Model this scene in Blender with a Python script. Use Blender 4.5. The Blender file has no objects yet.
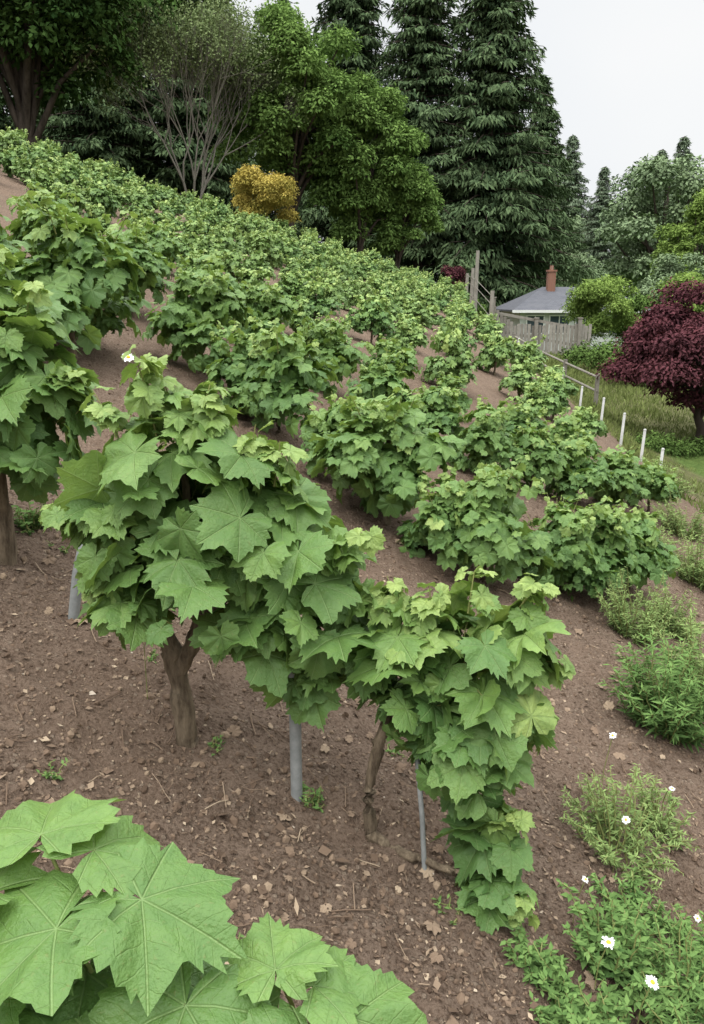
import bpy, math, random
import numpy as np
from math import radians, sin, cos, pi
rng=np.random.default_rng(7)
scene=bpy.context.scene
scene.view_settings.view_transform='Standard'
scene.view_settings.look='None'
scene.view_settings.exposure=0

# ---------------------------------------------------------------- helpers
def vnoise(x,y,seed=0):
    x=np.asarray(x,float);y=np.asarray(y,float)
    xi=np.floor(x);yi=np.floor(y);fx=x-xi;fy=y-yi
    fx=fx*fx*(3-2*fx);fy=fy*fy*(3-2*fy)
    def h(a,b):
        v=np.sin(a*127.1+b*311.7+seed*74.7)*43758.5453
        return v-np.floor(v)
    return (h(xi,yi)*(1-fx)+h(xi+1,yi)*fx)*(1-fy)+(h(xi,yi+1)*(1-fx)+h(xi+1,yi+1)*fx)*fy
def sst(a,b,x):
    t=np.clip((x-a)/(b-a),0,1);return t*t*(3-2*t)
def xedge(y):
    y=np.asarray(y,float)
    return 3.3+np.clip((y-20)*.08,0,1.2)+np.clip(y-35,0,60)*.1
def T(x,y):
    x=np.asarray(x,float);y=np.asarray(y,float)
    xc=np.clip(x,-32,60)
    yc=28.9+1.045*xc
    over=np.log1p(np.exp(np.clip(y-yc,-30,30)))+np.clip(y-yc-30,0,None)
    zl=-.36*xc+.10*y-.10*over
    zl=zl+.10*(vnoise(x*.35,y*.35,3)-.5)*sst(4,9,y)
    zr=-1.3+.045*np.clip(y,-10,26)-.055*np.clip(y-26,0,21)
    xe=xedge(y)
    w=sst(xe,xe+2.4-.8*sst(16,24,y),x)
    return zl*(1-w)+zr*w
def nrm(a):
    return a/np.maximum(np.linalg.norm(a,axis=-1,keepdims=True),1e-9)
def frames(n,t):
    z=nrm(n);y=nrm(t-(t*z).sum(-1,keepdims=True)*z);x=np.cross(y,z)
    return np.stack([x,y,z],-1)

class MB:
    def __init__(s): s.V=[];s.L=[];s.T=[];s.M=[];s.A=[];s.n=0
    def add(s,V,Fs,mat=0,lc=None):
        V=np.asarray(V,float).reshape(-1,3)
        if lc is None: lc=np.zeros((len(V),3));lc[:,2]=.5
        s.V.append(V);s.A.append(lc)
        for F in Fs:
            F=np.asarray(F,int)
            if len(F)==0: continue
            s.L.append((F+s.n).ravel());s.T.append(np.full(len(F),F.shape[1]));s.M.append(np.full(len(F),mat))
        s.n+=len(V)
    def batch(s,V0,F0s,pos,R,sc,mat=0,rnd=None):
        k=len(pos);n=len(V0)
        if k==0: return
        sc=np.asarray(sc,float)
        if sc.ndim==0: sc=np.full(k,float(sc))
        if sc.ndim==1: L=V0[None]*sc[:,None,None]
        else: L=V0[None]*sc[:,None,:]
        V=pos[:,None,:]+np.einsum('kij,knj->kni',R,L)
        lc=np.zeros((k,n,3));lc[:,:,0]=V0[None,:,0];lc[:,:,1]=V0[None,:,1]
        lc[:,:,2]=(rng.random(k) if rnd is None else rnd)[:,None]
        Fs=[(np.asarray(F)[None]+(np.arange(k)*n)[:,None,None]).reshape(-1,np.asarray(F).shape[1]) for F in F0s]
        s.add(V.reshape(-1,3),Fs,mat,lc.reshape(-1,3))
    def tube(s,P,r,seg=8,mat=0,rough=0,cap=True,rnd=.5):
        P=np.asarray(P,float);m=len(P);r=np.broadcast_to(np.asarray(r,float),(m,))
        t=nrm(np.gradient(P,axis=0))
        up=np.array([0,0,1.]) if abs(t[0][2])<.9 else np.array([1.,0,0])
        a=nrm(np.cross(t,up));b=np.cross(t,a)
        th=np.linspace(0,2*pi,seg,endpoint=False)
        rr=r[:,None]*(1+rough*(rng.random((m,seg))-.5))
        V=P[:,None]+rr[...,None]*(np.cos(th)[None,:,None]*a[:,None]+np.sin(th)[None,:,None]*b[:,None])
        i=np.arange(m-1)[:,None]*seg;j=np.arange(seg)[None];j2=(j+1)%seg
        F=np.stack([i+j,i+j2,i+seg+j2,i+seg+j],-1).reshape(-1,4)
        lc=np.zeros((m*seg,3));lc[:,2]=rnd
        Fs=[F]
        if cap: Fs.append(((m-1)*seg+np.arange(seg))[None])
        s.add(V.reshape(-1,3),Fs,mat,lc)
    def box(s,c,d,mat=0,rz=0,rnd=.5,tilt=0):
        x,y,z=[q/2 for q in d]
        V=np.array([[a*x,b*y,e*z] for e in(-1,1) for a,b in((-1,-1),(1,-1),(1,1),(-1,1))])
        ct,st=cos(tilt),sin(tilt)
        V=np.stack([V[:,0]*ct+V[:,2]*st,V[:,1],-V[:,0]*st+V[:,2]*ct],-1)
        cr,sr=cos(rz),sin(rz)
        V=np.stack([V[:,0]*cr-V[:,1]*sr,V[:,0]*sr+V[:,1]*cr,V[:,2]],-1)+np.array(c)
        lc=np.zeros((8,3));lc[:,2]=rnd
        s.add(V,[[[0,3,2,1],[4,5,6,7],[0,1,5,4],[1,2,6,5],[2,3,7,6],[3,0,4,7]]],mat,lc)
    def mesh(s,name,mats,smooth=True):
        me=bpy.data.meshes.new(name)
        V=np.concatenate(s.V);L=np.concatenate(s.L);Tt=np.concatenate(s.T)
        me.vertices.add(len(V));me.vertices.foreach_set('co',V.astype(np.float32).ravel())
        me.loops.add(len(L));me.loops.foreach_set('vertex_index',L.astype(np.int32))
        me.polygons.add(len(Tt))
        me.polygons.foreach_set('loop_start',(np.cumsum(Tt)-Tt).astype(np.int32))
        me.polygons.foreach_set('material_index',np.concatenate(s.M).astype(np.int32))
        me.polygons.foreach_set('use_smooth',np.full(len(Tt),smooth))
        for m in mats: me.materials.append(m)
        me.update(calc_edges=True)
        at=me.attributes.new('lc','FLOAT_VECTOR','POINT')
        at.data.foreach_set('vector',np.concatenate(s.A).astype(np.float32).ravel())
        return me
    def obj(s,name,mats,smooth=True,loc=(0,0,0),parent=None):
        return mkobj(name,s.mesh(name,mats,smooth),loc,parent)
def mkobj(name,me,loc=(0,0,0),parent=None,rz=0,sc=1):
    o=bpy.data.objects.new(name,me);scene.collection.objects.link(o)
    o.location=loc;o.rotation_euler=(0,0,rz);o.scale=(sc,)*3 if not hasattr(sc,'__len__') else sc
    if parent: o.parent=parent
    return o
def empty(name):
    return mkobj(name,None)

# ---------------------------------------------------------------- materials
class NT:
    def __init__(s,name):
        s.m=bpy.data.materials.new(name);s.m.use_nodes=True;s.t=s.m.node_tree;s.t.nodes.clear()
        s.out=s.n('ShaderNodeOutputMaterial')
    def n(s,ty,**k):
        x=s.t.nodes.new(ty)
        for a,b in k.items(): setattr(x,a,b)
        return x
    def l(s,a,b): s.t.links.new(a,b)
    def put(s,v,sock):
        if isinstance(v,bpy.types.NodeSocket): s.l(v,sock)
        else: sock.default_value=v
    def math(s,op,a,b=0,c=0,clamp=False):
        x=s.n('ShaderNodeMath',operation=op,use_clamp=clamp)
        s.put(a,x.inputs[0]);s.put(b,x.inputs[1]);s.put(c,x.inputs[2]);return x.outputs[0]
    def mix(s,f,a,b,mode='MIX'):
        x=s.n('ShaderNodeMix',data_type='RGBA',blend_type=mode)
        s.put(f,x.inputs[0]);
        s.put(a if isinstance(a,bpy.types.NodeSocket) else (*a,1),x.inputs[6])
        s.put(b if isinstance(b,bpy.types.NodeSocket) else (*b,1),x.inputs[7]);return x.outputs[2]
    def rng(s,v,a,b,c=0,d=1,smooth=False):
        x=s.n('ShaderNodeMapRange')
        if smooth: x.interpolation_type='SMOOTHSTEP'
        s.put(v,x.inputs[0]);x.inputs[1].default_value=a;x.inputs[2].default_value=b;x.inputs[3].default_value=c;x.inputs[4].default_value=d
        return x.outputs[0]
    def noise(s,vec,scale,detail=4,rough=.6):
        x=s.n('ShaderNodeTexNoise');x.inputs['Scale'].default_value=scale;x.inputs['Detail'].default_value=detail;x.inputs['Roughness'].default_value=rough
        if vec is not None: s.l(vec,x.inputs['Vector'])
        return x.outputs[0]
    def ramp(s,v,stops):
        x=s.n('ShaderNodeValToRGB');s.l(v,x.inputs[0]);e=x.color_ramp.elements
        while len(e)<len(stops): e.new(.5)
        for i,(p,c) in enumerate(stops): e[i].position=p;e[i].color=(*c,1)
        return x.outputs[0]
    def lc(s):
        a=s.n('ShaderNodeAttribute',attribute_name='lc');q=s.n('ShaderNodeSeparateXYZ');s.l(a.outputs['Vector'],q.inputs[0]);return q.outputs
    def pos(s): return s.n('ShaderNodeNewGeometry').outputs['Position']
    def objc(s): return s.n('ShaderNodeTexCoord').outputs['Object']
    def bump(s,h,st,d=.01):
        x=s.n('ShaderNodeBump');x.inputs['Strength'].default_value=st;x.inputs['Distance'].default_value=d;s.l(h,x.inputs['Height']);return x.outputs[0]
    def prin(s,col,rough=.7,spec=.3,normal=None,metal=0):
        p=s.n('ShaderNodeBsdfPrincipled');s.put(col if isinstance(col,bpy.types.NodeSocket) else (*col,1),p.inputs['Base Color'])
        s.put(rough,p.inputs['Roughness']);p.inputs['Specular IOR Level'].default_value=spec;p.inputs['Metallic'].default_value=metal
        if normal is not None: s.l(normal,p.inputs['Normal'])
        return p.outputs[0]
    def fin(s,sh): s.l(sh,s.out.inputs[0]);return s.m
    def trans(s,sh,col,f):
        t=s.n('ShaderNodeBsdfTranslucent');s.put(col if isinstance(col,bpy.types.NodeSocket) else (*col,1),t.inputs[0])
        m=s.n('ShaderNodeMixShader');m.inputs[0].default_value=f;s.l(sh,m.inputs[1]);s.l(t.outputs[0],m.inputs[2]);return m.outputs[0]
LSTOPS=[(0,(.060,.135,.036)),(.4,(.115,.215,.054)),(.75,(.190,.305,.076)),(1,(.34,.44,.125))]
def grape_leaf_mat():
    N=NT('grape_leaf');x,y,r_=N.lc()
    ang=N.math('ABSOLUTE',N.math('ARCTAN2',x,y))
    r=N.math('SQRT',N.math('ADD',N.math('MULTIPLY',x,x),N.math('MULTIPLY',y,y)))
    pp=N.math('PINGPONG',ang,radians(25))
    d=N.math('MULTIPLY',r,N.math('SINE',pp))
    no=N.noise(N.pos(),24,3)
    wob=N.math('MULTIPLY',N.math('SUBTRACT',no,.5),.10)
    v1=N.rng(d,.003,.018,1,0,True)
    a=N.math('ADD',N.math('SUBTRACT',N.math('MULTIPLY',r,N.math('COSINE',pp)),N.math('MULTIPLY',d,.75)),wob)
    q=N.math('PINGPONG',a,.095)
    v2=N.math('MULTIPLY',N.rng(q,.001,.012,1,0,True),.30)
    v=N.math('MAXIMUM',v1,v2)
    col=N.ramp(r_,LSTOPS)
    oi=N.n('ShaderNodeObjectInfo').outputs['Random']
    col=N.mix(N.math('MULTIPLY',oi,.3),col,(.17,.27,.065))
    col=N.mix(N.rng(no,.35,.7,0,.50),col,(.070,.150,.044))
    sp=N.noise(N.pos(),140,2)
    col=N.mix(N.rng(sp,.62,.76,0,.40),col,(.20,.19,.07))
    col2=N.mix(N.math('MULTIPLY',v,.40),col,(.27,.38,.15))
    h=N.math('ADD',N.math('MULTIPLY',v,-.7),N.math('MULTIPLY',sp,.9))
    p=N.prin(col2,N.rng(no,.3,.7,.42,.60),.36,N.bump(h,.6,.007))
    return N.fin(N.trans(p,N.mix(.5,col2,(.35,.50,.06)),.24))
def grape_leaf_simple():
    N=NT('grape_leaf_distant');x,y,r_=N.lc()
    oi=N.n('ShaderNodeObjectInfo').outputs['Random']
    col=N.mix(N.math('MULTIPLY',oi,.45),N.ramp(r_,LSTOPS),(.22,.31,.09))
    return N.fin(N.trans(N.prin(col,.55,.35),col,.18))
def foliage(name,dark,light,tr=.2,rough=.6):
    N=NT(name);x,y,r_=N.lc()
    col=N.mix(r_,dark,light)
    d=N.n('ShaderNodeBsdfDiffuse');N.l(col,d.inputs[0])
    if tr<=.2: return N.fin(d.outputs[0])
    return N.fin(N.trans(d.outputs[0],col,.15))
def bark_mat(name,c1,c2,sc=30):
    N=NT(name);mp=N.n('ShaderNodeMapping');mp.inputs['Scale'].default_value=(1,1,.22);N.l(N.objc(),mp.inputs[0])
    no=N.noise(mp.outputs[0],sc,6,.7)
    return N.fin(N.prin(N.ramp(no,[(.3,c1),(.7,c2)]),.9,.1,N.bump(no,.9,.02)))
def plain(name,c1,c2,sc=10,rough=.7,spec=.3,metal=0,bump=.2):
    N=NT(name);no=N.noise(N.objc(),sc,5,.65);x,y,r_=N.lc()
    col=N.mix(N.math('MULTIPLY',N.math('ADD',N.rng(no,.3,.7),r_),.5),c1,c2)
    return N.fin(N.prin(col,rough,spec,N.bump(no,bump,.01),metal))
M_leaf=grape_leaf_mat();M_leafd=grape_leaf_simple()
M_bark=bark_mat('vine_bark',(.055,.040,.028),(.26,.205,.14),45)
M_tbark=bark_mat('tree_bark',(.03,.024,.019),(.10,.08,.065),6)
M_gbark=bark_mat('grey_bark',(.12,.11,.09),(.25,.23,.19),6)
M_shoot=plain('green_shoot',(.13,.18,.05),(.28,.27,.10),20)
M_pipe=plain('grey_pipe',(.13,.14,.14),(.30,.31,.30),40,.6,.3)
M_wood=plain('weathered_wood',(.14,.125,.105),(.33,.31,.27),8,.85,.1,0,.5)
def litter():
    N=NT('litter');x,y,r_=N.lc()
    c=N.ramp(r_,[(0,(.060,.040,.028)),(.5,(.155,.108,.075)),(.8,(.26,.195,.135)),(.93,(.38,.30,.21)),(1,(.42,.37,.31))])
    return N.fin(N.prin(c,.9,.1))
M_litter=litter()

def ground_mat():
    N=NT('soil_and_grass');g,b,_=N.lc();P=N.pos()
    n1=N.noise(P,1.3,3);n2=N.noise(P,14,6,.7);n3=N.noise(P,90,5,.75)
    c=N.ramp(n2,[(.3,(.102,.066,.046)),(.5,(.172,.119,.086)),(.72,(.255,.188,.140))])
    c=N.mix(N.rng(n3,.35,.7,0,.75),c,(.285,.217,.163))
    c=N.mix(N.rng(n3,.5,.36,0,.8),c,(.050,.033,.023))
    c=N.mix(N.rng(n1,.4,.65,0,.45),c,(.22,.152,.108))
    vo=N.n('ShaderNodeTexVoronoi');vo.inputs['Scale'].default_value=55;N.l(P,vo.inputs['Vector'])
    sep=N.n('ShaderNodeSeparateColor');N.l(vo.outputs['Color'],sep.inputs[0])
    chip=N.math('MULTIPLY',N.rng(vo.outputs['Distance'],.3,.42,1,0),N.rng(sep.outputs[0],.76,.80))
    c=N.mix(N.math('MULTIPLY',chip,.6),c,(.35,.275,.205))
    gr=N.ramp(n2,[(.3,(.06,.10,.025)),(.7,(.15,.22,.06))])
    bk=N.ramp(n2,[(.3,(.075,.075,.035)),(.7,(.18,.18,.08))])
    dg=N.ramp(n2,[(.3,(.03,.04,.016)),(.7,(.09,.095,.04))])
    ed=N.math('ADD',g,N.math('MULTIPLY',N.math('SUBTRACT',n1,.5),.5))
    c=N.mix(N.rng(ed,.2,.35),c,bk)
    c=N.mix(N.rng(ed,.55,.75),c,gr)
    c=N.mix(b,c,dg)
    h=N.math('ADD',N.math('MULTIPLY',n2,1.0),N.math('ADD',N.math('MULTIPLY',n3,.7),N.math('MULTIPLY',chip,.4)))
    return N.fin(N.prin(c,.95,.08,N.bump(h,1.0,.035)))

# ---------------------------------------------------------------- ground
def lines(a,b,st,lo,hi,g=1.12):
    mid=list(np.arange(a,b,st));s=st;x=a
    left=[]
    while x>lo: s=min(s*g,25);x-=s;left.append(x)
    s=st;x=mid[-1];right=[]
    while x<hi: s=min(s*g,14);x+=s;right.append(x)
    return np.array(left[::-1]+mid+right)
X=lines(-2.2,2.6,.02,-420,420,1.045);Y=lines(.9,4.6,.02,-60,600,1.03)
GX,GY=np.meshgrid(X,Y)
def micro(x,y):
    return .05*(vnoise(x*1.7,y*1.7,1)-.5)+.032*(vnoise(x*6,y*6,2)-.5)+.024*(vnoise(x*17,y*17,5)-.5)+.016*(vnoise(x*38,y*38,6)-.5)
def TG(x,y):
    x=np.asarray(x,float);y=np.asarray(y,float)
    n=1-sst(8,14,np.hypot(x,y-2))
    return T(x,y)+micro(x,y)*n
GZ=TG(GX,GY)
b=MB();ny,nx=GX.shape
i=(np.arange(ny-1)*nx)[:,None]+np.arange(nx-1)[None]
F=np.stack([i,i+1,i+nx+1,i+nx],-1).reshape(-1,4)
lc=np.zeros((nx*ny,3))
xe=xedge(GY)
far=np.clip(sst(0,4,GY-(31+1.045*np.clip(GX,-28,4.6))),0,1)
gm=(.40*sst(.3,.8,GX-xe)+.60*sst(1.2,2.0,GX-xe)*(1-.9*sst(12,13.5,GY)*(1-sst(27,30,GY))))*sst(6.0,8.0,GY)
lc[:,0]=gm.ravel();lc[:,1]=(far*(GX<xe)).ravel()
b.add(np.stack([GX,GY,GZ],-1),[F],0,lc)
b.obj('hillside_ground',[ground_mat()])

# ---------------------------------------------------------------- grape leaf templates
half=[(0,1.0),(4,.87),(8,.91),(12,.77),(17,.83),(21,.72),(26,.69),(31,.71),(36,.78),(40,.80),(44,.84),(50,.92),(55,.80),(60,.83),(65,.72),(70,.75),(76,.67),(82,.71),(88,.69),(93,.77),(100,.80),(106,.68),(112,.73),(119,.62),(126,.67),(134,.57),(143,.61),(153,.50),(163,.43),(172,.20)]
def grape_leaf(seed,hi=True):
    r=np.random.default_rng(seed)
    hh=half if hi else [half[k] for k in (0,3,6,9,11,14,16,20,23,25,27,29)]
    A=[(-a,q) for a,q in hh[:0:-1]]+list(hh)
    A=np.array(A);th=np.radians(A[:,0]+r.normal(0,.9,len(A)));rr=A[:,1]*(1+r.normal(0,.045,len(A)))
    f1,f2,f3=r.random(3)*6.28
    rr=rr*(1+.06*np.sin(th+f1)+.05*np.sin(2*th+f2)+.03*np.sin(3*th+f3))
    rings=[.33,.68,1.0] if hi else [.55,1.0]
    V=[[0,0,0]];ph=r.random(4)*6.28;dr=r.uniform(.12,.45);fold=r.uniform(-.05,.32);asym=r.uniform(-.15,.15);am=r.uniform(.04,.12)
    def H(x,y):
        rho=math.hypot(x,y);t=math.atan2(x,y);p=abs(t)%radians(50);p=min(p,radians(50)-p)/radians(25)
        return .15*p*rho*(1-.3*rho)-dr*rho*rho+fold*abs(x)*(1-.4*rho)+am*rho*math.sin(3*t+ph[0])+.06*rho*rho*math.sin(8*t+ph[1])+asym*x-.16*max(y,0)**2*math.sin(ph[2])
    for f in rings:
        for t,q in zip(th,rr):
            x=sin(t)*q*f;y=cos(t)*q*f;V.append([x,y,H(x,y)])
    n=len(th);tri=[[0,1+k+1,1+k] for k in range(n-1)];quad=[]
    for g in range(len(rings)-1):
        for k in range(n-1):
            a=1+g*n+k;quad.append([a,a+1,a+n+1,a+n])
    return np.array(V),[tri,quad]
LH=[grape_leaf(s) for s in range(12)];LL=[grape_leaf(s,False) for s in range(20,24)]
def put_leaves(b,pos,n,t,sc,rnd,hi=True,mat=0):
    Ls=LH if hi else LL;which=rng.integers(0,len(Ls),len(pos));R=frames(n,t)
    for k,(V,F) in enumerate(Ls):
        m=which==k
        b.batch(V,F,pos[m],R[m],sc[m],mat,rnd[m])
def rdirs(k):
    return nrm(rng.normal(size=(k,3)))
def blob_leaves(b,blobs,s=.105,cover=2.4,hi=True,petiole=True,bright=0):
    B=np.array(blobs,float);C=B[:,:3];Rr=B[:,3];top=(C[:,2]+Rr).max();bot=(C[:,2]-Rr).min()
    for c,r in zip(C,Rr):
        k=int(cover*4*pi*r*r/(s*s*1.7))+6
        d=rdirs(k);d[:,2]=np.where(d[:,2]<-.5,-d[:,2]*.6,d[:,2]);d=nrm(d)
        rad=r*rng.uniform(.5,1.2,k)
        p=c+d*rad[:,None]*np.array([1,1,.95])
        dist=np.linalg.norm(p[:,None]-C[None],axis=2)/Rr[None]
        keep=(dist.min(1)>.45)
        p=p[keep];d=d[keep];rad=rad[keep];k=len(p)
        if k==0: continue
        n=d*.75+np.array([0,0,.60])+rng.normal(0,.36,(k,3))
        t=d*.60+np.array([0,0,-.75])+rng.normal(0,.45,(k,3))
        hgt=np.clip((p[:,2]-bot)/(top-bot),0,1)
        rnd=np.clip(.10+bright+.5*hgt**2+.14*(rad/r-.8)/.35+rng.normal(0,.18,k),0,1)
        sc=s*rng.uniform(.45,1.2,k)
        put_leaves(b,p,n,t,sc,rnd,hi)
        if petiole:
            for q in range(0,k,2):
                inn=p[q]-d[q]*r*.35-np.array([0,0,.03])
                m_=(p[q]+inn)/2+np.array([0,0,.015])
                b.tube([inn,m_,p[q]],[.0022,.0018,.0016],4,2,cap=False,rnd=.6)
def shoot(b,p0,d,L,hi=True,s=.06,k=9):
    n=7;tt=np.linspace(0,1,n)[:,None];d=np.array(d,float)
    side=np.cross(d,[0,0,1])+rng.normal(0,.2,3)
    P=np.array(p0)+d*L*tt+side*.22*L*tt**2+np.array([0,0,-.10*L])*tt**2
    b.tube(P,np.linspace(.0035,.0012,n),5,2,cap=False,rnd=.5)
    u=rng.uniform(.1,1,k);idx=u*(n-1);lo=np.floor(idx).astype(int).clip(0,n-2)
    q=P[lo]+(P[lo+1]-P[lo])*(idx-lo)[:,None]
    o=nrm(rng.normal(size=(k,3))*[1,1,.35]);q=q+o*.03
    put_leaves(b,q,np.array([0,0,.8])+o*.5+rng.normal(0,.35,(k,3)),o+np.array([0,0,-.15]),s*(1.35-.85*u),np.clip(.58+.45*u+rng.normal(0,.08,k),0,1),hi)
MV=[M_leaf,M_bark,M_shoot];MVD=[M_leafd,M_bark,M_shoot]
def trunk(b,P,r,seg=12):
    P=np.array(P,float)
    u=np.linspace(0,len(P)-1,len(P)*5);lo=np.floor(u).astype(int).clip(0,len(P)-2);f=(u-lo)[:,None]
    f=f*f*(3-2*f);Q=P[lo]*(1-f)+P[lo+1]*f+rng.normal(0,.0025,(len(u),3))
    R=np.interp(u,range(len(P)),r)*(1+.1*np.sin(u*5))
    b.tube(Q,R,seg,1,rough=.22)

# --- hero vines (foreground row)
g=lambda x,y:float(TG(x,y))
b=MB()
z0=g(-.48,2.03)
trunk(b,[(-.47,2.03,z0-.12),(-.475,2.03,z0+.0),(-.485,2.03,z0+.16),(-.50,2.03,z0+.27),(-.56,2.04,z0+.42),(-.62,2.06,z0+.6)],[.034,.031,.028,.030,.022,.013])
trunk(b,[(-.49,2.03,z0+.21),(-.43,2.02,z0+.33),(-.34,2.0,z0+.46),(-.2,2.0,z0+.55)],[.024,.021,.017,.012])
trunk(b,[(-.43,2.02,z0+.33),(-.42,2.05,z0+.5),(-.45,2.05,z0+.8)],[.018,.015,.008])
trunk(b,[(-.2,2.0,z0+.55),(-.05,1.98,z0+.45),(.02,1.96,z0+.3)],[.012,.009,.005])
blob_leaves(b,[(-.44,2.02,1.12,.20),(-.61,2.02,.98,.13),(-.56,2.08,1.06,.16),(-.27,2.0,1.00,.19),(-.13,1.98,.84,.16),(-.05,1.96,.70,.12),(-.42,1.95,.88,.20),(-.55,1.98,.82,.11),(-.24,1.93,.76,.12),(-.10,1.93,.60,.08)],.116,2.0)
for p,d,L in [((-.50,2.0,1.26),(-.15,0,1),.24),((-.40,2.0,1.26),(.3,0,1),.17),((-.58,2.02,1.19),(-.35,0,1),.20),((-.28,1.98,1.16),(.3,-.1,.9),.17),((-.05,1.96,.95),(.7,-.1,.7),.16),((-.66,2.0,1.05),(-.9,-.1,.2),.17),((.0,1.95,.84),(.9,-.1,.3),.13),((-.46,2.05,1.30),(-.3,.1,1),.18),((-.60,1.98,.9),(-1,-.1,-.2),.12),((-.35,2.0,1.23),(.1,-.1,1),.15),((-.2,1.97,1.14),(.2,-.1,1),.14)]:
    shoot(b,p,d,L,True,.066,13)
b.obj('grapevine',MV)
b=MB();z0=g(.06,1.87)
trunk(b,[(.065,1.87,z0-.12),(.055,1.87,z0+.0),(.045,1.87,z0+.16),(.07,1.88,z0+.30),(.12,1.9,z0+.45),(.2,1.9,z0+.55)],[.020,.018,.015,.016,.013,.01])
trunk(b,[(.05,1.87,z0+.03),(.11,1.84,z0-.005),(.18,1.80,z0+.0),(.27,1.76,g(.27,1.76)+.05)],[.016,.013,.011,.009])
trunk(b,[(.12,1.9,z0+.45),(.26,1.9,z0+.40),(.35,1.85,z0+.2),(.39,1.80,z0+.02)],[.013,.011,.008,.005])
blob_leaves(b,[(.13,1.9,.68,.12),(.27,1.9,.68,.14),(.40,1.93,.68,.12),(.35,1.86,.54,.12),(.35,1.83,.38,.09),(.36,1.79,.24,.07),(.38,1.75,.12,.055),(.17,1.86,.57,.10),(.26,1.83,.47,.10)],.102,2.0)
for p,d,L in [((.42,1.92,.80),(.5,0,.9),.13),((.30,1.9,.82),(.1,0,1),.13),((.12,1.9,.80),(-.2,0,1),.13),((.47,1.9,.68),(.8,0,.2),.09),((.39,1.76,.14),(.5,-.6,-.25),.13),((.43,1.88,.5),(1,0,.0),.08),((.2,1.88,.80),(0,-.1,1),.12),((.38,1.78,.3),(.6,-.5,.2),.08)]:
    shoot(b,p,d,L,True,.056,12)
b.obj('grapevine',MV)
b=MB();z0=g(-1.2,2.62)
trunk(b,[(-1.22,2.64,z0-.06),(-1.2,2.62,z0+.2),(-1.22,2.6,z0+.5),(-1.2,2.6,z0+.8)],[.035,.028,.024,.015])
blob_leaves(b,[(-1.18,2.6,1.42,.22),(-1.10,2.55,1.22,.20),(-1.35,2.65,1.22,.26),(-1.02,2.55,1.27,.16),(-1.4,2.7,1.5,.23),(-1.14,2.52,1.08,.13)],.115,1.9)
for p,d,L in [((-1.15,2.6,1.60),(.2,0,1),.2),((-.95,2.55,1.35),(.8,0,.4),.12),((-1.3,2.6,1.63),(-.1,0,1),.2),((-1.05,2.55,1.5),(.4,0,.9),.2)]:
    shoot(b,p,d,L,True,.07,12)
b.obj('grapevine',MV)
# --- vine at the photographer's feet
b=MB();z0=g(-.36,.9)
trunk(b,[(-.36,.92,z0-.05),(-.35,.92,z0+.2),(-.33,.88,z0+.42)],[.022,.018,.012])
LV=[((-.28,.88,.83),(.22,-.15,.95),(.95,-.35,-.15),.145,.36),((-.44,.96,.87),(-.15,.0,1),(-.25,.95,.25),.13,.60),((-.36,.94,.86),(.15,.1,.95),(.55,.8,.1),.115,.5),
((-.21,.80,.74),(.12,-.25,.95),(-.20,-.85,-.30),.145,.30),((-.38,.84,.82),(-.2,-.1,.97),(-.5,-.8,-.3),.145,.42),
((-.10,.84,.755),(-.2,.0,1),(-.2,.9,.25),.095,.6),((.0,.80,.72),(.25,-.2,.95),(.95,-.1,-.2),.12,.45),((-.05,.77,.71),(.05,-.3,.95),(0,-.9,-.4),.12,.28),((-.05,.83,.74),(.3,.0,.95),(.6,.7,.05),.09,.5),
((-.47,.80,.75),(-.25,-.2,.95),(-.9,-.3,-.3),.13,.35),((-.14,.80,.71),(-.2,-.2,.95),(-.95,-.1,-.1),.115,.25),((-.30,.77,.70),(.15,-.3,.95),(.4,-.8,-.35),.145,.22),
((-.42,.91,.76),(-.1,-.1,1),(-.3,-.9,-.1),.14,.2),((-.28,.90,.71),(.2,-.1,.97),(.8,.4,-.1),.13,.1),((-.50,.9,.82),(-.3,0,.9),(-.95,.1,-.1),.13,.5),((-.36,.80,.70),(0,-.1,.9),(.3,-.8,-.2),.14,.15),((-.45,.84,.68),(0,0,1),(-.5,-.6,-.1),.15,.1),((-.22,.86,.66),(0,0,1),(.7,-.5,-.1),.13,.08),((-.36,.87,.72),(0,-.1,1),(.1,-1,-.1),.14,.15),((-.30,.83,.66),(0,-.1,1),(-.6,-1,-.1),.14,.05)]
A=np.array([[*p,*n,*t,s,r] for p,n,t,s,r in LV])
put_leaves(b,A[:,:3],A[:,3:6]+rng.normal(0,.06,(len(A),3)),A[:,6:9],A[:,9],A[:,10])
for p,n,t,s,r in LV:
    p=np.array(p);c=np.array([-.33,.88,.60]) if p[0]<-.15 else np.array([-.06,.84,.58])
    b.tube([c,(c+p)/2+[0,.01,.02],p],[.004,.003,.0025],6,2,cap=False,rnd=.3)
trunk(b,[(-.33,.88,z0+.42),(-.2,.87,.60),(-.06,.84,.58)],[.012,.008,.005])
b.obj('grapevine',MV)

# --- stakes
def stake(x,y,L,r,lean=(0,0),name='vine_stake'):
    b=MB();z=g(x,y)
    P=[(x,y,z-.1),(x+lean[0]*.5,y+lean[1]*.5,z+L*.5),(x+lean[0],y+lean[1],z+L)]
    b.tube(P,r,14,0);b.tube([np.array(P[2])-[0,0,.001],np.array(P[2])+[0,0,.012]],r*1.15,14,0)
    b.obj(name,[M_pipe])
stake(-.155,1.93,.5,.0165);stake(-.94,2.43,.30,.018,(.08,.03));stake(.20,1.78,.33,.007,(-.03,.04))
stake(-.62,3.2,.36,.014,(.03,0))

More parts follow.
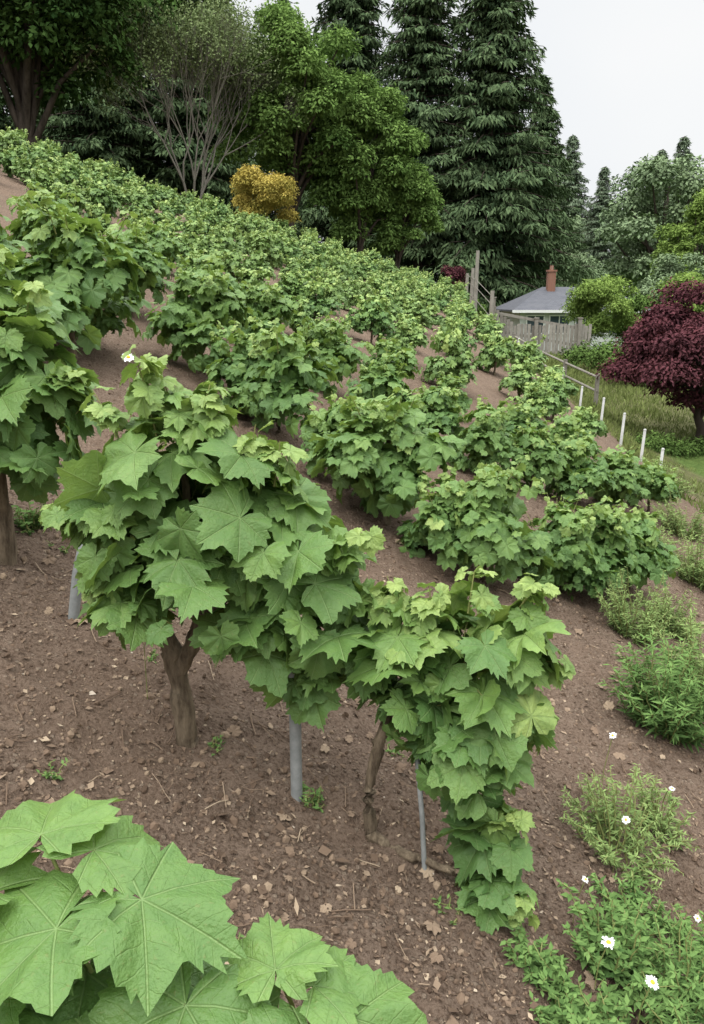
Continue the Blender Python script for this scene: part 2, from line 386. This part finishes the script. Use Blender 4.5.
# --- mid & far vines, instanced variants
def vine_var(seed,hi,s=.1,cover=2.0):
    global rng
    keep=rng;rng=np.random.default_rng(seed);b=MB()
    trunk(b,[(0,0,-.08),(.01,0,.1),(-.01,.01,.25),(.02,0,.5)],[.026,.019,.016,.01],8)
    nb=7;bl=[];el=rng.uniform(.8,1.25)
    for k in range(nb):
        a=k/nb*6.28+rng.random();rr=rng.uniform(.10,.25);bl.append((rr*cos(a)*el,rr*sin(a)/el,rng.uniform(.18,.46),rng.uniform(.12,.19)))
    bl.append((0,0,.56,.15));bl.append((.05,0,.34,.20))
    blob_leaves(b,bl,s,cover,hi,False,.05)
    for k in range(11):
        a=rng.random()*6.28;q=rng.uniform(.03,.25)
        shoot(b,(q*cos(a),q*sin(a),rng.uniform(.48,.66)),(cos(a)*.5,sin(a)*.5,.9),rng.uniform(.08,.24),hi,.055,8)
    rng=keep
    return b.mesh('grapevine_mesh',MV if hi else MVD)
VH=[vine_var(100+k,True,.084,1.6) for k in range(6)]
VL=[vine_var(200+k,False,.070,1.6) for k in range(8)]
mid=[(1.72,4.62,.76),(1.42,4.36,.78),(1.18,4.25,.72),(.72,4.02,.88),(.50,4.02,.7),(.20,4.35,1.04),(-.02,4.75,.82),(-.50,5.35,1.05),(-.75,5.75,.8),(-1.20,6.4,1.1),(-1.9,5.5,1.35),(-2.0,7.4,1.08),(-2.75,7.6,1.15),(-3.0,6.4,1.15),
(1.05,6.2,.84),(1.45,6.2,.76),(1.85,6.4,.78),(2.3,6.65,.76),(.70,6.5,.78),(.30,6.75,.88),(-.25,7.4,.90),(-.9,8.1,.92),(-1.55,8.9,.92),(-2.3,9.5,.95),(2.7,6.95,.68)]
for k,(x,y,s) in enumerate(mid):
    mkobj('grapevine',VH[k%6],(x,y,float(T(x,y))-.02),None,rng.random()*6.28,(s*.98,s*.98,s))
rows=empty('vineyard_rows')
d=np.array([.80,-.60]);nn=np.array([.6,.8]);off=7.3;cnt=0
while off<34:
    for q in np.arange(-34,12,.73):
        p=nn*(off+.22*(float(vnoise(q*.3,off*3,12))-.5))+d*(q+rng.uniform(-.15,.15))+rng.normal(0,.08,2)
        x,y=p
        if x>float(xedge(y))-.12 or y<4.5: continue
        if y>28.9+1.045*x+1.0: continue
        if x<-.52*y-1.5: continue
        if min((x-a)**2+(y-c)**2 for a,c,_ in mid)<.30: continue
        if rng.random()<.03: continue
        s=rng.uniform(.68,1.0)
        mkobj('vine_plant',VL[rng.integers(8)] if y>8.5 else VH[rng.integers(6)],(x,y,float(T(x,y))-.03),rows,rng.random()*6.28,(s*.95,s*.95,s*rng.uniform(.85,1.1)));cnt+=1
    off+=1.30
print('vines',cnt)

# ---------------------------------------------------------------- small leaf template & plants
SV=np.array([[0,0,0],[.24,.45,.05],[-.24,.45,.05],[0,1,-.05]]);SF=[[[0,1,3],[0,3,2]]]
NV=np.array([[0,0,0],[.11,.4,.03],[-.11,.4,.03],[0,1,-.08]])
M_weed=foliage('weed_leaf',(.09,.145,.045),(.26,.35,.125),.25)
M_weed2=foliage('daisy_foliage',(.055,.115,.035),(.16,.26,.08),.25)
def bush(name,x,y,R,H,nst,nl,ls,mat,stem=True,V0=NV):
    b=MB();z=g(x,y)
    for k in range(nst):
        a=rng.random()*6.28;q=R*math.sqrt(rng.random());bx=x+cos(a)*q*.35;by=y+sin(a)*q*.35
        h=H*rng.uniform(.4,1.1)*(1-.45*(q/R)**2)
        if rng.random()<.15: h*=1.4;q*=1.2
        tip=np.array([x+cos(a)*q,y+sin(a)*q,z+h+(float(T(x+cos(a)*q,y+sin(a)*q))-float(T(x,y)))])
        u=np.linspace(0,1,6)[:,None];base=np.array([bx,by,g(bx,by)-.02])
        P=base*(1-u)+tip*u+np.array([0,0,.12*h])*np.sin(u*pi)+rng.normal(0,.006,(6,3))
        b.tube(P,np.linspace(.003,.001,6)*(1+R),4,1,cap=False)
        t=rng.uniform(.12,1.0,nl);i0=(t*5).astype(int).clip(0,4);pp=P[i0]+(P[i0+1]-P[i0])*(t*5-i0)[:,None]
        o=rdirs(nl);o[:,2]=np.abs(o[:,2])*.7;o=nrm(o)
        b.batch(V0,SF,pp,frames(rdirs(nl)*.6+np.array([0,0,1.]),o+np.array([0,0,.2])),ls*rng.uniform(.6,1.2,nl)*(1.15-.5*t),0,np.clip(.2+.6*t+rng.normal(0,.15,nl),0,1))
    return b.obj(name,[mat,M_shoot])
bush('leafy_weed',1.34,3.02,.28,.38,80,46,.06,M_weed2)
bush('leafy_weed',1.62,3.35,.24,.42,60,40,.055,M_weed)
bush('feathery_weed',1.52,3.95,.24,.32,60,40,.04,M_weed)
bush('feathery_weed',1.80,4.15,.20,.28,50,40,.04,M_weed)
bush('feathery_weed',.84,2.12,.20,.22,50,40,.032,M_weed)
bush('feathery_weed',1.03,2.3,.14,.18,30,36,.032,M_weed)
bush('feathery_weed',2.45,5.3,.3,.35,60,40,.05,M_weed)
bush('feathery_weed',2.85,6.5,.3,.32,60,36,.05,M_weed)
bush('feathery_weed',2.95,7.6,.3,.35,60,36,.05,M_weed)
bush('feathery_weed',3.4,8.3,.3,.35,60,36,.05,M_weed)
bush('feathery_weed',2.4,6.0,.2,.22,30,36,.05,M_weed)
for x,y,R,H,n in [(.68,1.66,.15,.15,50),(.86,1.62,.17,.17,50),(.53,1.5,.12,.08,36),(.80,1.85,.12,.12,26),(.46,1.60,.08,.06,16),(.98,1.78,.14,.15,34),(.62,1.42,.14,.09,44),(.80,1.42,.2,.12,60)]:
    bush('daisy_foliage',x,y,R,H,n,34,.034,M_weed2,V0=SV if x<.7 else NV*np.array([1.5,1,1]))
for k in range(24):
    x=rng.uniform(-1.3,1.2);y=rng.uniform(1.35,4.2)
    bush('seedling',x,y,.04,.035,6,8,.022,M_weed2,V0=SV)
bush('seedling',-.11,1.93,.05,.05,12,9,.028,M_weed2,V0=SV);bush('seedling',-1.25,2.95,.12,.09,24,12,.04,M_weed2,V0=SV)
# daisies
M_pet=plain('white_petal',(.72,.72,.72),(.82,.82,.82),10,.6)
M_yel=plain('yellow_disc',(.6,.38,.03),(.7,.48,.05),60,.8)
def daisy(x,y,h,s=.021,lean=(0,-.2)):
    b=MB();z=g(x,y);top=np.array([x+.02,y-.01,z+h]);b.tube([(x,y,z-.01),(x+.005,y,z+h*.5),top],.0013,5,2,cap=False)
    n=np.array([lean[0],lean[1],1.]);n/=np.linalg.norm(n);a0=np.cross(n,[0,1,0]);a0/=np.linalg.norm(a0);a1=np.cross(n,a0)
    k=18;th=np.arange(k)*2*pi/k;dirs=np.cos(th)[:,None]*a0+np.sin(th)[:,None]*a1
    PV=np.array([[-.08,.2,0],[.08,.2,0],[.13,.7,.04],[.07,.98,0],[-.07,.98,0],[-.13,.7,.04]])
    b.batch(PV,[[[0,1,2,3,4,5]]],np.repeat(top[None],k,0),frames(np.repeat(n[None],k,0)+rng.normal(0,.12,(k,3)),dirs),s*rng.uniform(.8,1.08,k),0)
    b.tube([top-n*.001,top+n*.002,top+n*.004,top+n*.005],[s*.3,s*.3,s*.2,s*.05],12,1)
    b.obj('daisy',[M_pet,M_yel,M_shoot])
daisy(.60,1.58,.15,.019);daisy(.68,1.50,.16,.019,(.3,-.4));daisy(.78,2.0,.20,.013,(-.3,-.5));daisy(.60,1.78,.15,.011,(.5,-.3));daisy(.84,2.33,.27,.014,(-.4,-.4))
daisy(1.02,2.25,.20,.010);daisy(-.62,2.16,1.02,.018,(.3,-.7));daisy(.88,1.72,.2,.010,(.2,-.7))

# ---------------------------------------------------------------- litter on the soil
b=MB();k=36000
y=1.1+rng.random(k)**1.5*6;x=rng.uniform(-.62,.62,k)*y*1.05+.1
dens=vnoise(x*3,y*3,31)+.45*rng.random(k);kk=dens>.40;x=x[kk];y=y[kk];k=len(x)
p=np.stack([x,y,TG(x,y)+.004],-1)
n_=np.array([.34,-.1,1.])+rng.normal(0,.4,(k,3));sz=rng.gamma(1.8,.0047,k)+.003
S3=np.stack([sz*rng.uniform(.5,2.0,k),sz,sz],-1)
b.batch(SV,SF,p,frames(n_,rdirs(k)),S3,0,np.clip(rng.beta(1.7,1.9,k),0,1))
for q in range(520):
    yy=1.2+rng.random()**1.4*4;xx=rng.uniform(-.55,.55)*yy;a=rng.random()*6.28;L=rng.uniform(.02,.10)
    P=[(xx+cos(a)*L*u,yy+sin(a)*L*u,g(xx+cos(a)*L*u,yy+sin(a)*L*u)+.005+rng.uniform(0,.006)) for u in (0,.35,.7,1)]
    b.tube(P,rng.uniform(.0008,.0020),5,0,cap=False,rnd=rng.uniform(.2,.9))
b.obj('ground_litter',[M_litter],False)
ph=(1+5**.5)/2
IV=nrm(np.array([[-1,ph,0],[1,ph,0],[-1,-ph,0],[1,-ph,0],[0,-1,ph],[0,1,ph],[0,-1,-ph],[0,1,-ph],[ph,0,-1],[ph,0,1],[-ph,0,-1],[-ph,0,1]]))
IF=[[[0,11,5],[0,5,1],[0,1,7],[0,7,10],[0,10,11],[1,5,9],[5,11,4],[11,10,2],[10,7,6],[7,1,8],[3,9,4],[3,4,2],[3,2,6],[3,6,8],[3,8,9],[4,9,5],[2,4,11],[6,2,10],[8,6,7],[9,8,1]]]
b=MB();k=14000
y=1.1+rng.random(k)**1.5*6;x=rng.uniform(-.62,.62,k)*y*1.05+.1
sz=np.minimum(rng.gamma(1.5,.0024,k)+.0015,.014)
b.batch(IV*(1+rng.normal(0,.16,(12,1))),IF,np.stack([x,y,TG(x,y)+sz*.1],-1),frames(rdirs(k),rdirs(k)),np.stack([sz,sz*rng.uniform(.6,1.4,k),sz*.7],-1),0,np.clip(rng.beta(2.2,3,k),0,.75))
b.obj('soil_clods',[M_litter],False)
b=MB();k=170
y=rng.uniform(1.3,4.8,k);x=rng.uniform(-.5,.5,k)*y
put_leaves(b,np.stack([x,y,TG(x,y)+.010],-1),np.array([.3,-.1,1.])+rng.normal(0,.5,(k,3)),rdirs(k),rng.uniform(.012,.034,k),rng.uniform(.5,.9,k))
b.obj('dry_fallen_leaves',[M_litter])

# ---------------------------------------------------------------- trees
def crown(b,C,R,n,ls,mat=0,V0=SV,flat=.75,base_r=.5):
    w=R**2/np.sum(R**2)
    zmin=(C[:,2]-R).min();zmax=(C[:,2]+R).max()
    for c,r,ww in zip(C,R,w):
        k=int(n*ww)+1;d=rdirs(k);d[:,2]=np.where(d[:,2]<-.35,-d[:,2],d[:,2])
        rad=r*(rng.random(k)**.38)*(1+.22*np.sin(d[:,0]*7+c[0])*np.cos(d[:,1]*6+c[1]))
        p=c+d*rad[:,None]*np.array([1,1,flat])
        nn_=d*.6+np.array([0,0,.5])+rng.normal(0,.45,(k,3));t=d*.6+np.array([0,0,-.4])+rng.normal(0,.5,(k,3))
        cl=rng.normal(0,.08)
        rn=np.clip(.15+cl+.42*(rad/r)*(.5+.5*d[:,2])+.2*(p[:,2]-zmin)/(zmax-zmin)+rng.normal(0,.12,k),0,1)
        b.batch(V0,SF,p,frames(nn_,t),ls*rng.uniform(.6,1.3,k),mat,rn)
def decid(name,x,y,top,rad,cb,ncl,n,ls,mat,seed,bark=None,tr=.25,clr=.3,off=0,flat=.8,asq=.35):
    global rng
    rng=np.random.default_rng(seed);b=MB();z=float(T(x,y))+off;H=top-z
    c0=np.array([x,y,z+H*(cb+(1-cb)*.5)]);ax=np.array([rad,rad,H*(1-cb)*.5])
    d=rdirs(ncl);u=rng.uniform(.25,1,ncl)**.6*.84
    C=c0+d*u[:,None]*ax
    sq=1-asq*np.clip((C[:,2]-c0[2])/ax[2],0,1)**2
    C[:,0]=x+(C[:,0]-x)*sq;C[:,1]=y+(C[:,1]-y)*sq
    R=rad*clr*rng.uniform(.6,1.25,ncl)
    if bark:
        th=c0[2]+ax[2]*.5
        b.tube([(x,y,z-.4),(x+.05,y,z+H*cb*.5),(x-.05,y,z+H*cb),(x,y,th)],[H*.028*tr*4,H*.022*tr*4,H*.018*tr*4,H*.006],10,1,rough=.15)
        for q in range(0,ncl,2):
            s0=np.array([x,y,z+H*(cb*.85+rng.random()*(1-cb)*.4)]);m_=(s0+C[q])/2+np.array([0,0,.05*H])
            b.tube([s0,m_,C[q]],[H*.010,H*.007,H*.003],6,1,cap=False)
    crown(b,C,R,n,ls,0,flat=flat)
    return b.obj(name,[mat,bark or M_tbark])
def conifer_mesh(H,Rm,seed,mat,nspray=34000,low=.12,name='conifer'):
    global rng
    rng=np.random.default_rng(seed);b=MB()
    b.tube([(0,0,-.5),(0,0,H*.3),(.05,0,H*.7),(0,0,H*.99)],[H*.017,H*.013,H*.007,H*.001],10,1,rough=.1)
    nb=360;u=np.sort(rng.random(nb))**.9;hz=H*(low+(1-low)*u);az=np.arange(nb)*2.4+rng.random(nb)
    L=Rm*(1-u)**.78*rng.uniform(.45,1.12,nb)*(.72+.28*np.minimum(1,u/.12))+.25
    for h,a,l in zip(hz,az,L):
        dr=np.array([cos(a),sin(a),0]);s=np.linspace(0,1,5)[:,None];q1=rng.uniform(.15,.45)
        P=np.array([0,0,h])+dr*l*s+np.array([0,0,1])*(.10*l*s-q1*l*s**2+.08*l*s**3)
        b.tube(P,np.linspace(.06,.01,5)*H/18,4,1,cap=False)
        k=int(nspray*l/L.sum())+3;t=rng.random(k)**.75;sd=rng.normal(0,1,k)*.19*l*(1-.55*t)
        side=np.array([-sin(a),cos(a),0])
        p=np.array([0,0,h])+dr*(l*t)[:,None]+side*sd[:,None]+np.array([0,0,1])*(.10*l*t-q1*l*t**2+.08*l*t**3-.12*np.abs(sd)-rng.random(k)*.16*l*.5)[:,None]
        tip=dr*.5+side*(np.sign(sd)*.4)[:,None]+np.array([0,0,-.8])+rng.normal(0,.35,(k,3))
        n_=np.array([0,0,.7])+dr*.6+rng.normal(0,.45,(k,3))
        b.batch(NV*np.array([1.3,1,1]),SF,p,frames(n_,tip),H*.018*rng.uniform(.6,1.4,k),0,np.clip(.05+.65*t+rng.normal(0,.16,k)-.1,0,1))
    return b.mesh(name,[mat,M_tbark],)
M_dark=foliage('dark_tree_leaf',(.022,.050,.015),(.085,.150,.040),.15)
M_dec=foliage('broadleaf',(.070,.130,.034),(.210,.320,.088),.25)
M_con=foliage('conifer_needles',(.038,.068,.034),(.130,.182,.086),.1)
M_conf=foliage('haze_tinted_needles',(.10,.14,.09),(.20,.25,.16),.1)  # distance haze painted into the needle colour as a paler tint
M_far=foliage('haze_tinted_leaf',(.105,.155,.085),(.23,.30,.16),.15)  # paler leaf colour stands in for the haze over far trees
M_lime=foliage('lime_leaf',(.09,.15,.035),(.25,.35,.09),.25)
M_yelf=foliage('yellow_leaf',(.20,.20,.045),(.54,.42,.11),.25)
M_red=foliage('burgundy_leaf',(.036,.018,.022),(.140,.050,.058),.15)
M_hedge=foliage('hedge_leaf',(.04,.075,.02),(.12,.19,.05),.15)

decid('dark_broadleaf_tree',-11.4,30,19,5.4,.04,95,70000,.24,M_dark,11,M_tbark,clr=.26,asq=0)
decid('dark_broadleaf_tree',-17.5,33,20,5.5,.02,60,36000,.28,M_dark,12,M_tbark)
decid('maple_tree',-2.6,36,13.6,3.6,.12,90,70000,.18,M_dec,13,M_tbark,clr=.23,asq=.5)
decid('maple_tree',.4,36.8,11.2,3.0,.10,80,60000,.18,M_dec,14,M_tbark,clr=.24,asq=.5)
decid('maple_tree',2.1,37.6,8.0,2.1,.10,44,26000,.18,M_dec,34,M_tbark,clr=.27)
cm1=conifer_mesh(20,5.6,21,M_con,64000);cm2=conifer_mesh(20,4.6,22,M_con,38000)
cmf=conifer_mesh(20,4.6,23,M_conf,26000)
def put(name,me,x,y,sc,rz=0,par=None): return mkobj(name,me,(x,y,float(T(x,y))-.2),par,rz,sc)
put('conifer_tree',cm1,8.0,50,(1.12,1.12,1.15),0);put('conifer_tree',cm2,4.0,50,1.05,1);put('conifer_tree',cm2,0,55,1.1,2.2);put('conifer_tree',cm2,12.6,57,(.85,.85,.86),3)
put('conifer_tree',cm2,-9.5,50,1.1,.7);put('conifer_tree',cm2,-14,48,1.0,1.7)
# bare-ish tree
rng=np.random.default_rng(5);b=MB()
def grow(p,d,L,r,dep):
    d=d/np.linalg.norm(d);q=p+d*L;m_=(p+q)/2+rng.normal(0,.04*L,3)
    b.tube([p,m_,q],[r,r*.85,r*.7],5 if dep>1 else 4,1,cap=False)
    if dep==0:
        k=10;b.batch(SV,SF,q+rng.normal(0,.28,(k,3)),frames(rdirs(k),rdirs(k)),.12*rng.uniform(.6,1.2,k),0);return
    for _ in range(3 if dep>1 else 4):
        nd=d+rng.normal(0,.28,3)+np.array([0,0,.18]);grow(q,nd,L*rng.uniform(.70,.90),r*.6,dep-1)
x,y=-6.2,33.;z=float(T(x,y))
for k in range(4):
    grow(np.array([x,y,z-.2]),np.array([rng.normal(0,.2),rng.normal(0,.2),1.]),1.8,.07,6 if k<3 else 5)
b.obj('bare_branched_tree',[foliage('sparse_leaf',(.13,.18,.07),(.24,.30,.14),.2),M_gbark])
# background mass of trees
fm=empty('background_forest')
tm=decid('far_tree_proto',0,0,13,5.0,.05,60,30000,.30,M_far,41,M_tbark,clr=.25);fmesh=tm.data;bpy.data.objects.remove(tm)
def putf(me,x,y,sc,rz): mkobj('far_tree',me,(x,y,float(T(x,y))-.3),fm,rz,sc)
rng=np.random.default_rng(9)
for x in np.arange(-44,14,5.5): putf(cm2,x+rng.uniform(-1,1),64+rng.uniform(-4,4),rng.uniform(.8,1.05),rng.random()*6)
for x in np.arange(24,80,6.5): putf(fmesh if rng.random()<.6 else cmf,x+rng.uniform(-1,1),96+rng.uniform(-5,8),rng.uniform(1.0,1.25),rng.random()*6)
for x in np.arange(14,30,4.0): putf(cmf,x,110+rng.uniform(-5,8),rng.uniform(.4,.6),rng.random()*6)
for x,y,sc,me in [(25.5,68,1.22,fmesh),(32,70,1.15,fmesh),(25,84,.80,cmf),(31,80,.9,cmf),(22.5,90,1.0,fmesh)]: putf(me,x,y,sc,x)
decid('lime_green_tree',20.8,50,8.6,2.8,.03,60,30000,.20,M_lime,51,M_tbark,clr=.24,asq=.8)
decid('haze_tinted_tree',17.2,44,4.6,2.3,.02,30,16000,.17,M_far,52,M_tbark)
decid('haze_tinted_tree',15.0,56,5.2,2.8,.02,30,16000,.20,M_far,53,M_tbark)
decid('shrub',8.6,27.8,2.6,1.35,.0,46,26000,.09,M_lime,54,clr=.30,asq=.2)
decid('shrub',10.9,30.5,2.0,1.4,.0,26,14000,.11,M_hedge,58)
decid('shrub',14.5,35,3.1,2.2,.0,26,14000,.14,M_lime,59)
decid('shrub',7.0,19.5,float(T(7.0,19.5))+.9,.9,.0,20,9000,.07,M_hedge,63)
decid('yellow_shrub',-2.95,27.2,float(T(-2.95,27.2))+2.2,1.5,.0,34,20000,.09,M_yelf,55,clr=.25)
decid('red_shrub',4.35,35.5,float(T(4.35,35.5))+1.3,.9,.0,12,5000,.1,M_red,56)
decid('dark_shrub',5.4,36.0,float(T(5.4,36))+1.4,.7,.0,12,4000,.1,M_hedge,57)
decid('burgundy_japanese_maple',5.85,13.2,float(T(5.85,13.2))+2.65,1.85,.16,90,62000,.070,M_red,61,M_tbark,tr=.35,clr=.22,flat=.6)
# hedge
b=MB();rng=np.random.default_rng(62);C=[];R=[]
for x in np.arange(4.6,11,.22):
    C.append([x,12.2+.15*(x-5)+rng.normal(0,.10),float(T(x,12.2))+.12+rng.normal(0,.05)]);R.append(rng.uniform(.18,.32))
crown(b,np.array(C),np.array(R),18000,.05)
b.obj('low_hedge',[M_hedge])
b=MB();C=[];R=[]
for x in np.arange(6.2,19,.4):
    C.append([x,22+.1*(x-5)+rng.normal(0,.15),float(T(x,22))+.35]);R.append(rng.uniform(.4,.75))
crown(b,np.array(C),np.array(R),26000,.09)
b.obj('garden_hedge',[M_hedge])

# grass on the bank and lawn
b=MB();k=60000
y=rng.uniform(6.5,32,k);x=xedge(y)+.2+rng.random(k)**1.3*6.0
keep=(vnoise(x*1.5,y*1.5,8)>.38)|(y>13);x=x[keep];y=y[keep];k=len(x)
lawn=sst(1.2,1.9,x-xedge(y))*(y<12.7)
b.batch(NV*np.array([.8,1,1]),SF,np.stack([x,y,T(x,y)-.01],-1),frames(rdirs(k)*[1,1,.2],np.array([0,0,1.])+rng.normal(0,.4,(k,3))),(.05+.12*rng.random(k)*vnoise(x*2,y*2,4))*(1-.65*lawn)*(1+.6*sst(12,20,y)),0)
b.obj('grass',[foliage('grass_blade',(.10,.13,.04),(.23,.27,.095),.2)])

# ---------------------------------------------------------------- fence, posts, house
rng=np.random.default_rng(70)
b=MB();x0,x1,yf=4.55,7.7,26.0
for x in np.arange(x0,x1,.115):
    z=float(T(x,yf));b.box((x,yf+rng.normal(0,.006),z+.5+rng.normal(0,.02)),(.096,.022,1.0+rng.normal(0,.04)),0,0,rng.random(),rng.normal(0,.015))
for x in np.arange(x0-.05,x1+.2,1.4):
    z=float(T(x,yf));b.box((x,yf-.075,z+.56),(.11,.11,1.25),0,0,.3);b.box((x,yf-.075,z+1.2),(.15,.15,.035),0,0,.6)
za,zb=float(T(x0,yf)),float(T(x1,yf));an=math.atan2(za-zb,x1-x0)
for h in(.25,.8): b.box(((x0+x1)/2,yf+.04,(za+zb)/2+h),(x1-x0,.04,.09),0,0,.4,an)
b.obj('wooden_fence',[M_wood],False)
b=MB();pts=[(4.35,21.5),(4.5,19.6),(4.75,17.8),(5.0,16.2)];tops=[]
for x,y in pts:
    z=float(T(x,y));b.box((x,y,z+.28),(.07,.07,.75),0,0,.1);tops.append((x,y,z+.58))
for h in(0,-.28):
    b.tube([(a,c-.05,e+h) for a,c,e in tops],.024,6,0,rnd=.1)
b.obj('stair_handrail',[M_wood],False)
b=MB()
for x,y,h in [(4.3,28.5,2.1),(4.45,30.5,1.5),(4.35,25.5,1.3),(4.6,33,1.2)]:
    z=float(T(x,y));b.tube([(x,y,z-.2),(x+.03,y,z+h)],[.075,.06],8,0,rnd=.7)
P=[(4.35,25.5),(4.3,28.5),(4.45,30.5),(4.6,33)]
for h in(.5,.9,1.15): b.tube([(x,y,float(T(x,y))+h) for x,y in P],.012,4,0,rnd=.4)
b.obj('post_and_wire_fence',[M_wood],False)
M_white=plain('whitewashed_post',(.28,.28,.26),(.48,.48,.46),12,.8)
for x,y in [(3.42,8.6),(3.5,9.4),(3.55,10.3),(3.55,11.2),(3.55,12.3),(3.55,13.5),(3.5,15),(3.5,17)]:
    b=MB();z=float(T(x,y));hh=.40+.06*sin(y*7);b.tube([(x,y,z-.1),(x+.02,y,z+hh)],[.020,.017],8,0);b.tube([(x+.02,y,z+hh),(x+.02,y,z+hh+.015)],[.021,.012],8,0);b.obj('row_end_post',[M_white])

house=empty('white_house')
M_wall=plain('white_siding',(.46,.48,.47),(.60,.61,.60),3,.8)
def roofmat():
    N=NT('grey_shingles');br=N.n('ShaderNodeTexBrick');br.inputs['Scale'].default_value=3.2;N.l(N.objc(),br.inputs['Vector'])
    br.inputs['Color1'].default_value=(.08,.085,.10,1);br.inputs['Color2'].default_value=(.11,.115,.13,1);br.inputs['Mortar'].default_value=(.05,.05,.055,1)
    c=N.mix(N.rng(N.noise(N.objc(),2,4),.3,.7,0,.5),br.outputs[0],(.13,.13,.14));return N.fin(N.prin(c,.85,.2))
M_roof=roofmat();M_trim=plain('trim_paint',(.6,.6,.6),(.72,.72,.72),5,.6)
N=NT('window_glass');M_glass=N.fin(N.prin((.05,.07,.085),.08,.6))
N=NT('chimney_brick');br=N.n('ShaderNodeTexBrick');br.inputs['Scale'].default_value=9;N.l(N.objc(),br.inputs['Vector'])
br.inputs['Color1'].default_value=(.26,.12,.08,1);br.inputs['Color2'].default_value=(.20,.10,.07,1);br.inputs['Mortar'].default_value=(.3,.27,.24,1);M_brick=N.fin(N.prin(br.outputs[0],.9,.1))
hz=float(T(10,38))-.2;X0,X1,Y0,Y1,ZE,ZR=7.7,13.5,37.2,42,1.2,2.25
b=MB();b.box(((X0+X1)/2,(Y0+Y1)/2,(hz+ZE)/2-.1),(X1-X0,Y1-Y0,ZE-hz+.2));b.obj('walls',[M_wall],False,parent=house)
b=MB();o=.4;a=X0-o;c=X1+o;e=Y0-o;f=Y1+o;ym=(Y0+Y1)/2
V=[(a,e,ZE),(c,e,ZE),(c,f,ZE),(a,f,ZE),(a+1.9,ym,ZR),(c-1.9,ym,ZR),(a,e,ZE-.08),(c,e,ZE-.08),(c,f,ZE-.08),(a,f,ZE-.08)]
b.add(V,[[[0,1,5,4],[2,3,4,5],[0,6,7,1],[1,7,8,2],[2,8,9,3],[3,9,6,0],[6,9,8,7]],[[1,2,5],[3,0,4]]]);b.obj('roof',[M_roof],False,parent=house)
b=MB();b.box(((a+c)/2,e-.04,ZE-.06),(c-a+.1,.07,.12));b.obj('gutter',[M_trim],False,parent=house)
b=MB();cx=9.5;b.box((cx,ym-.4,2.2),(.36,.36,1.5),0);b.box((cx,ym-.4,2.98),(.44,.44,.08),0);b.tube([(cx,ym-.4,3.0),(cx,ym-.4,3.22)],.09,10,0);b.obj('chimney',[M_brick],False,parent=house)
b=MB();bg=MB()
for xw,w_ in [(8.4,.8),(9.5,.9),(10.7,.9),(12.0,1.0)]:
    bg.box((xw,Y0-.015,.55),(w_,.03,.75))
    for s in(-1,1): b.box((xw+s*w_/2,Y0-.03,.55),(.06,.07,.87))
    b.box((xw,Y0-.032,.955),(w_-.06,.07,.06));b.box((xw,Y0-.04,.145),(w_-.06,.10,.06));b.box((xw,Y0-.034,.55),(.04,.05,.75))
b.obj('window_frames',[M_trim],False,parent=house);bg.obj('window_glass',[M_glass],False,parent=house)

# ---------------------------------------------------------------- light, sky, camera
w=bpy.data.worlds.new('World');scene.world=w;w.use_nodes=True;nt=w.node_tree;nt.nodes.clear()
sk=nt.nodes.new('ShaderNodeTexSky');sk.sky_type='NISHITA';sk.sun_disc=False;sk.sun_elevation=radians(58);sk.sun_rotation=radians(215);sk.dust_density=4
b1=nt.nodes.new('ShaderNodeBackground');b1.inputs[1].default_value=.1;nt.links.new(sk.outputs[0],b1.inputs[0])
tc=nt.nodes.new('ShaderNodeTexCoord');sp=nt.nodes.new('ShaderNodeSeparateXYZ');nt.links.new(tc.outputs['Generated'],sp.inputs[0])
mr=nt.nodes.new('ShaderNodeMapRange');mr.inputs[1].default_value=.32;mr.inputs[2].default_value=1;mr.inputs[3].default_value=1.03;mr.inputs[4].default_value=5.2;nt.links.new(sp.outputs[2],mr.inputs[0])
no=nt.nodes.new('ShaderNodeTexNoise');no.inputs['Scale'].default_value=2.2;no.inputs['Detail'].default_value=3;nt.links.new(tc.outputs['Generated'],no.inputs['Vector'])
cr=nt.nodes.new('ShaderNodeValToRGB');cr.color_ramp.elements[0].position=.3;cr.color_ramp.elements[0].color=(.88,.91,.94,1);cr.color_ramp.elements[1].position=.7;cr.color_ramp.elements[1].color=(1,1,.99,1)
nt.links.new(no.outputs[0],cr.inputs[0])
b2=nt.nodes.new('ShaderNodeBackground');nt.links.new(cr.outputs[0],b2.inputs[0]);nt.links.new(mr.outputs[0],b2.inputs[1])
ms=nt.nodes.new('ShaderNodeMixShader');ms.inputs[0].default_value=.92;nt.links.new(b1.outputs[0],ms.inputs[1]);nt.links.new(b2.outputs[0],ms.inputs[2])
ow=nt.nodes.new('ShaderNodeOutputWorld');nt.links.new(ms.outputs[0],ow.inputs[0])
sun=bpy.data.lights.new('sun','SUN');sun.energy=1.4;sun.angle=radians(18);sun.color=(1,.97,.92)
so=bpy.data.objects.new('sun',sun);scene.collection.objects.link(so)
from mathutils import Vector
el,az=radians(58),radians(215)
sd=Vector((sin(az)*cos(el),cos(az)*cos(el),sin(el)))
so.rotation_euler=sd.to_track_quat('Z','Y').to_euler();so.location=(0,-5,20)
cam=bpy.data.cameras.new('camera');co=bpy.data.objects.new('camera',cam);scene.collection.objects.link(co)
cam.sensor_fit='VERTICAL';cam.sensor_height=24;cam.lens=788/1024*24;cam.clip_end=2000;cam.clip_start=.05
co.location=(0,0,1.6);co.rotation_euler=(radians(75),0,0);scene.camera=co
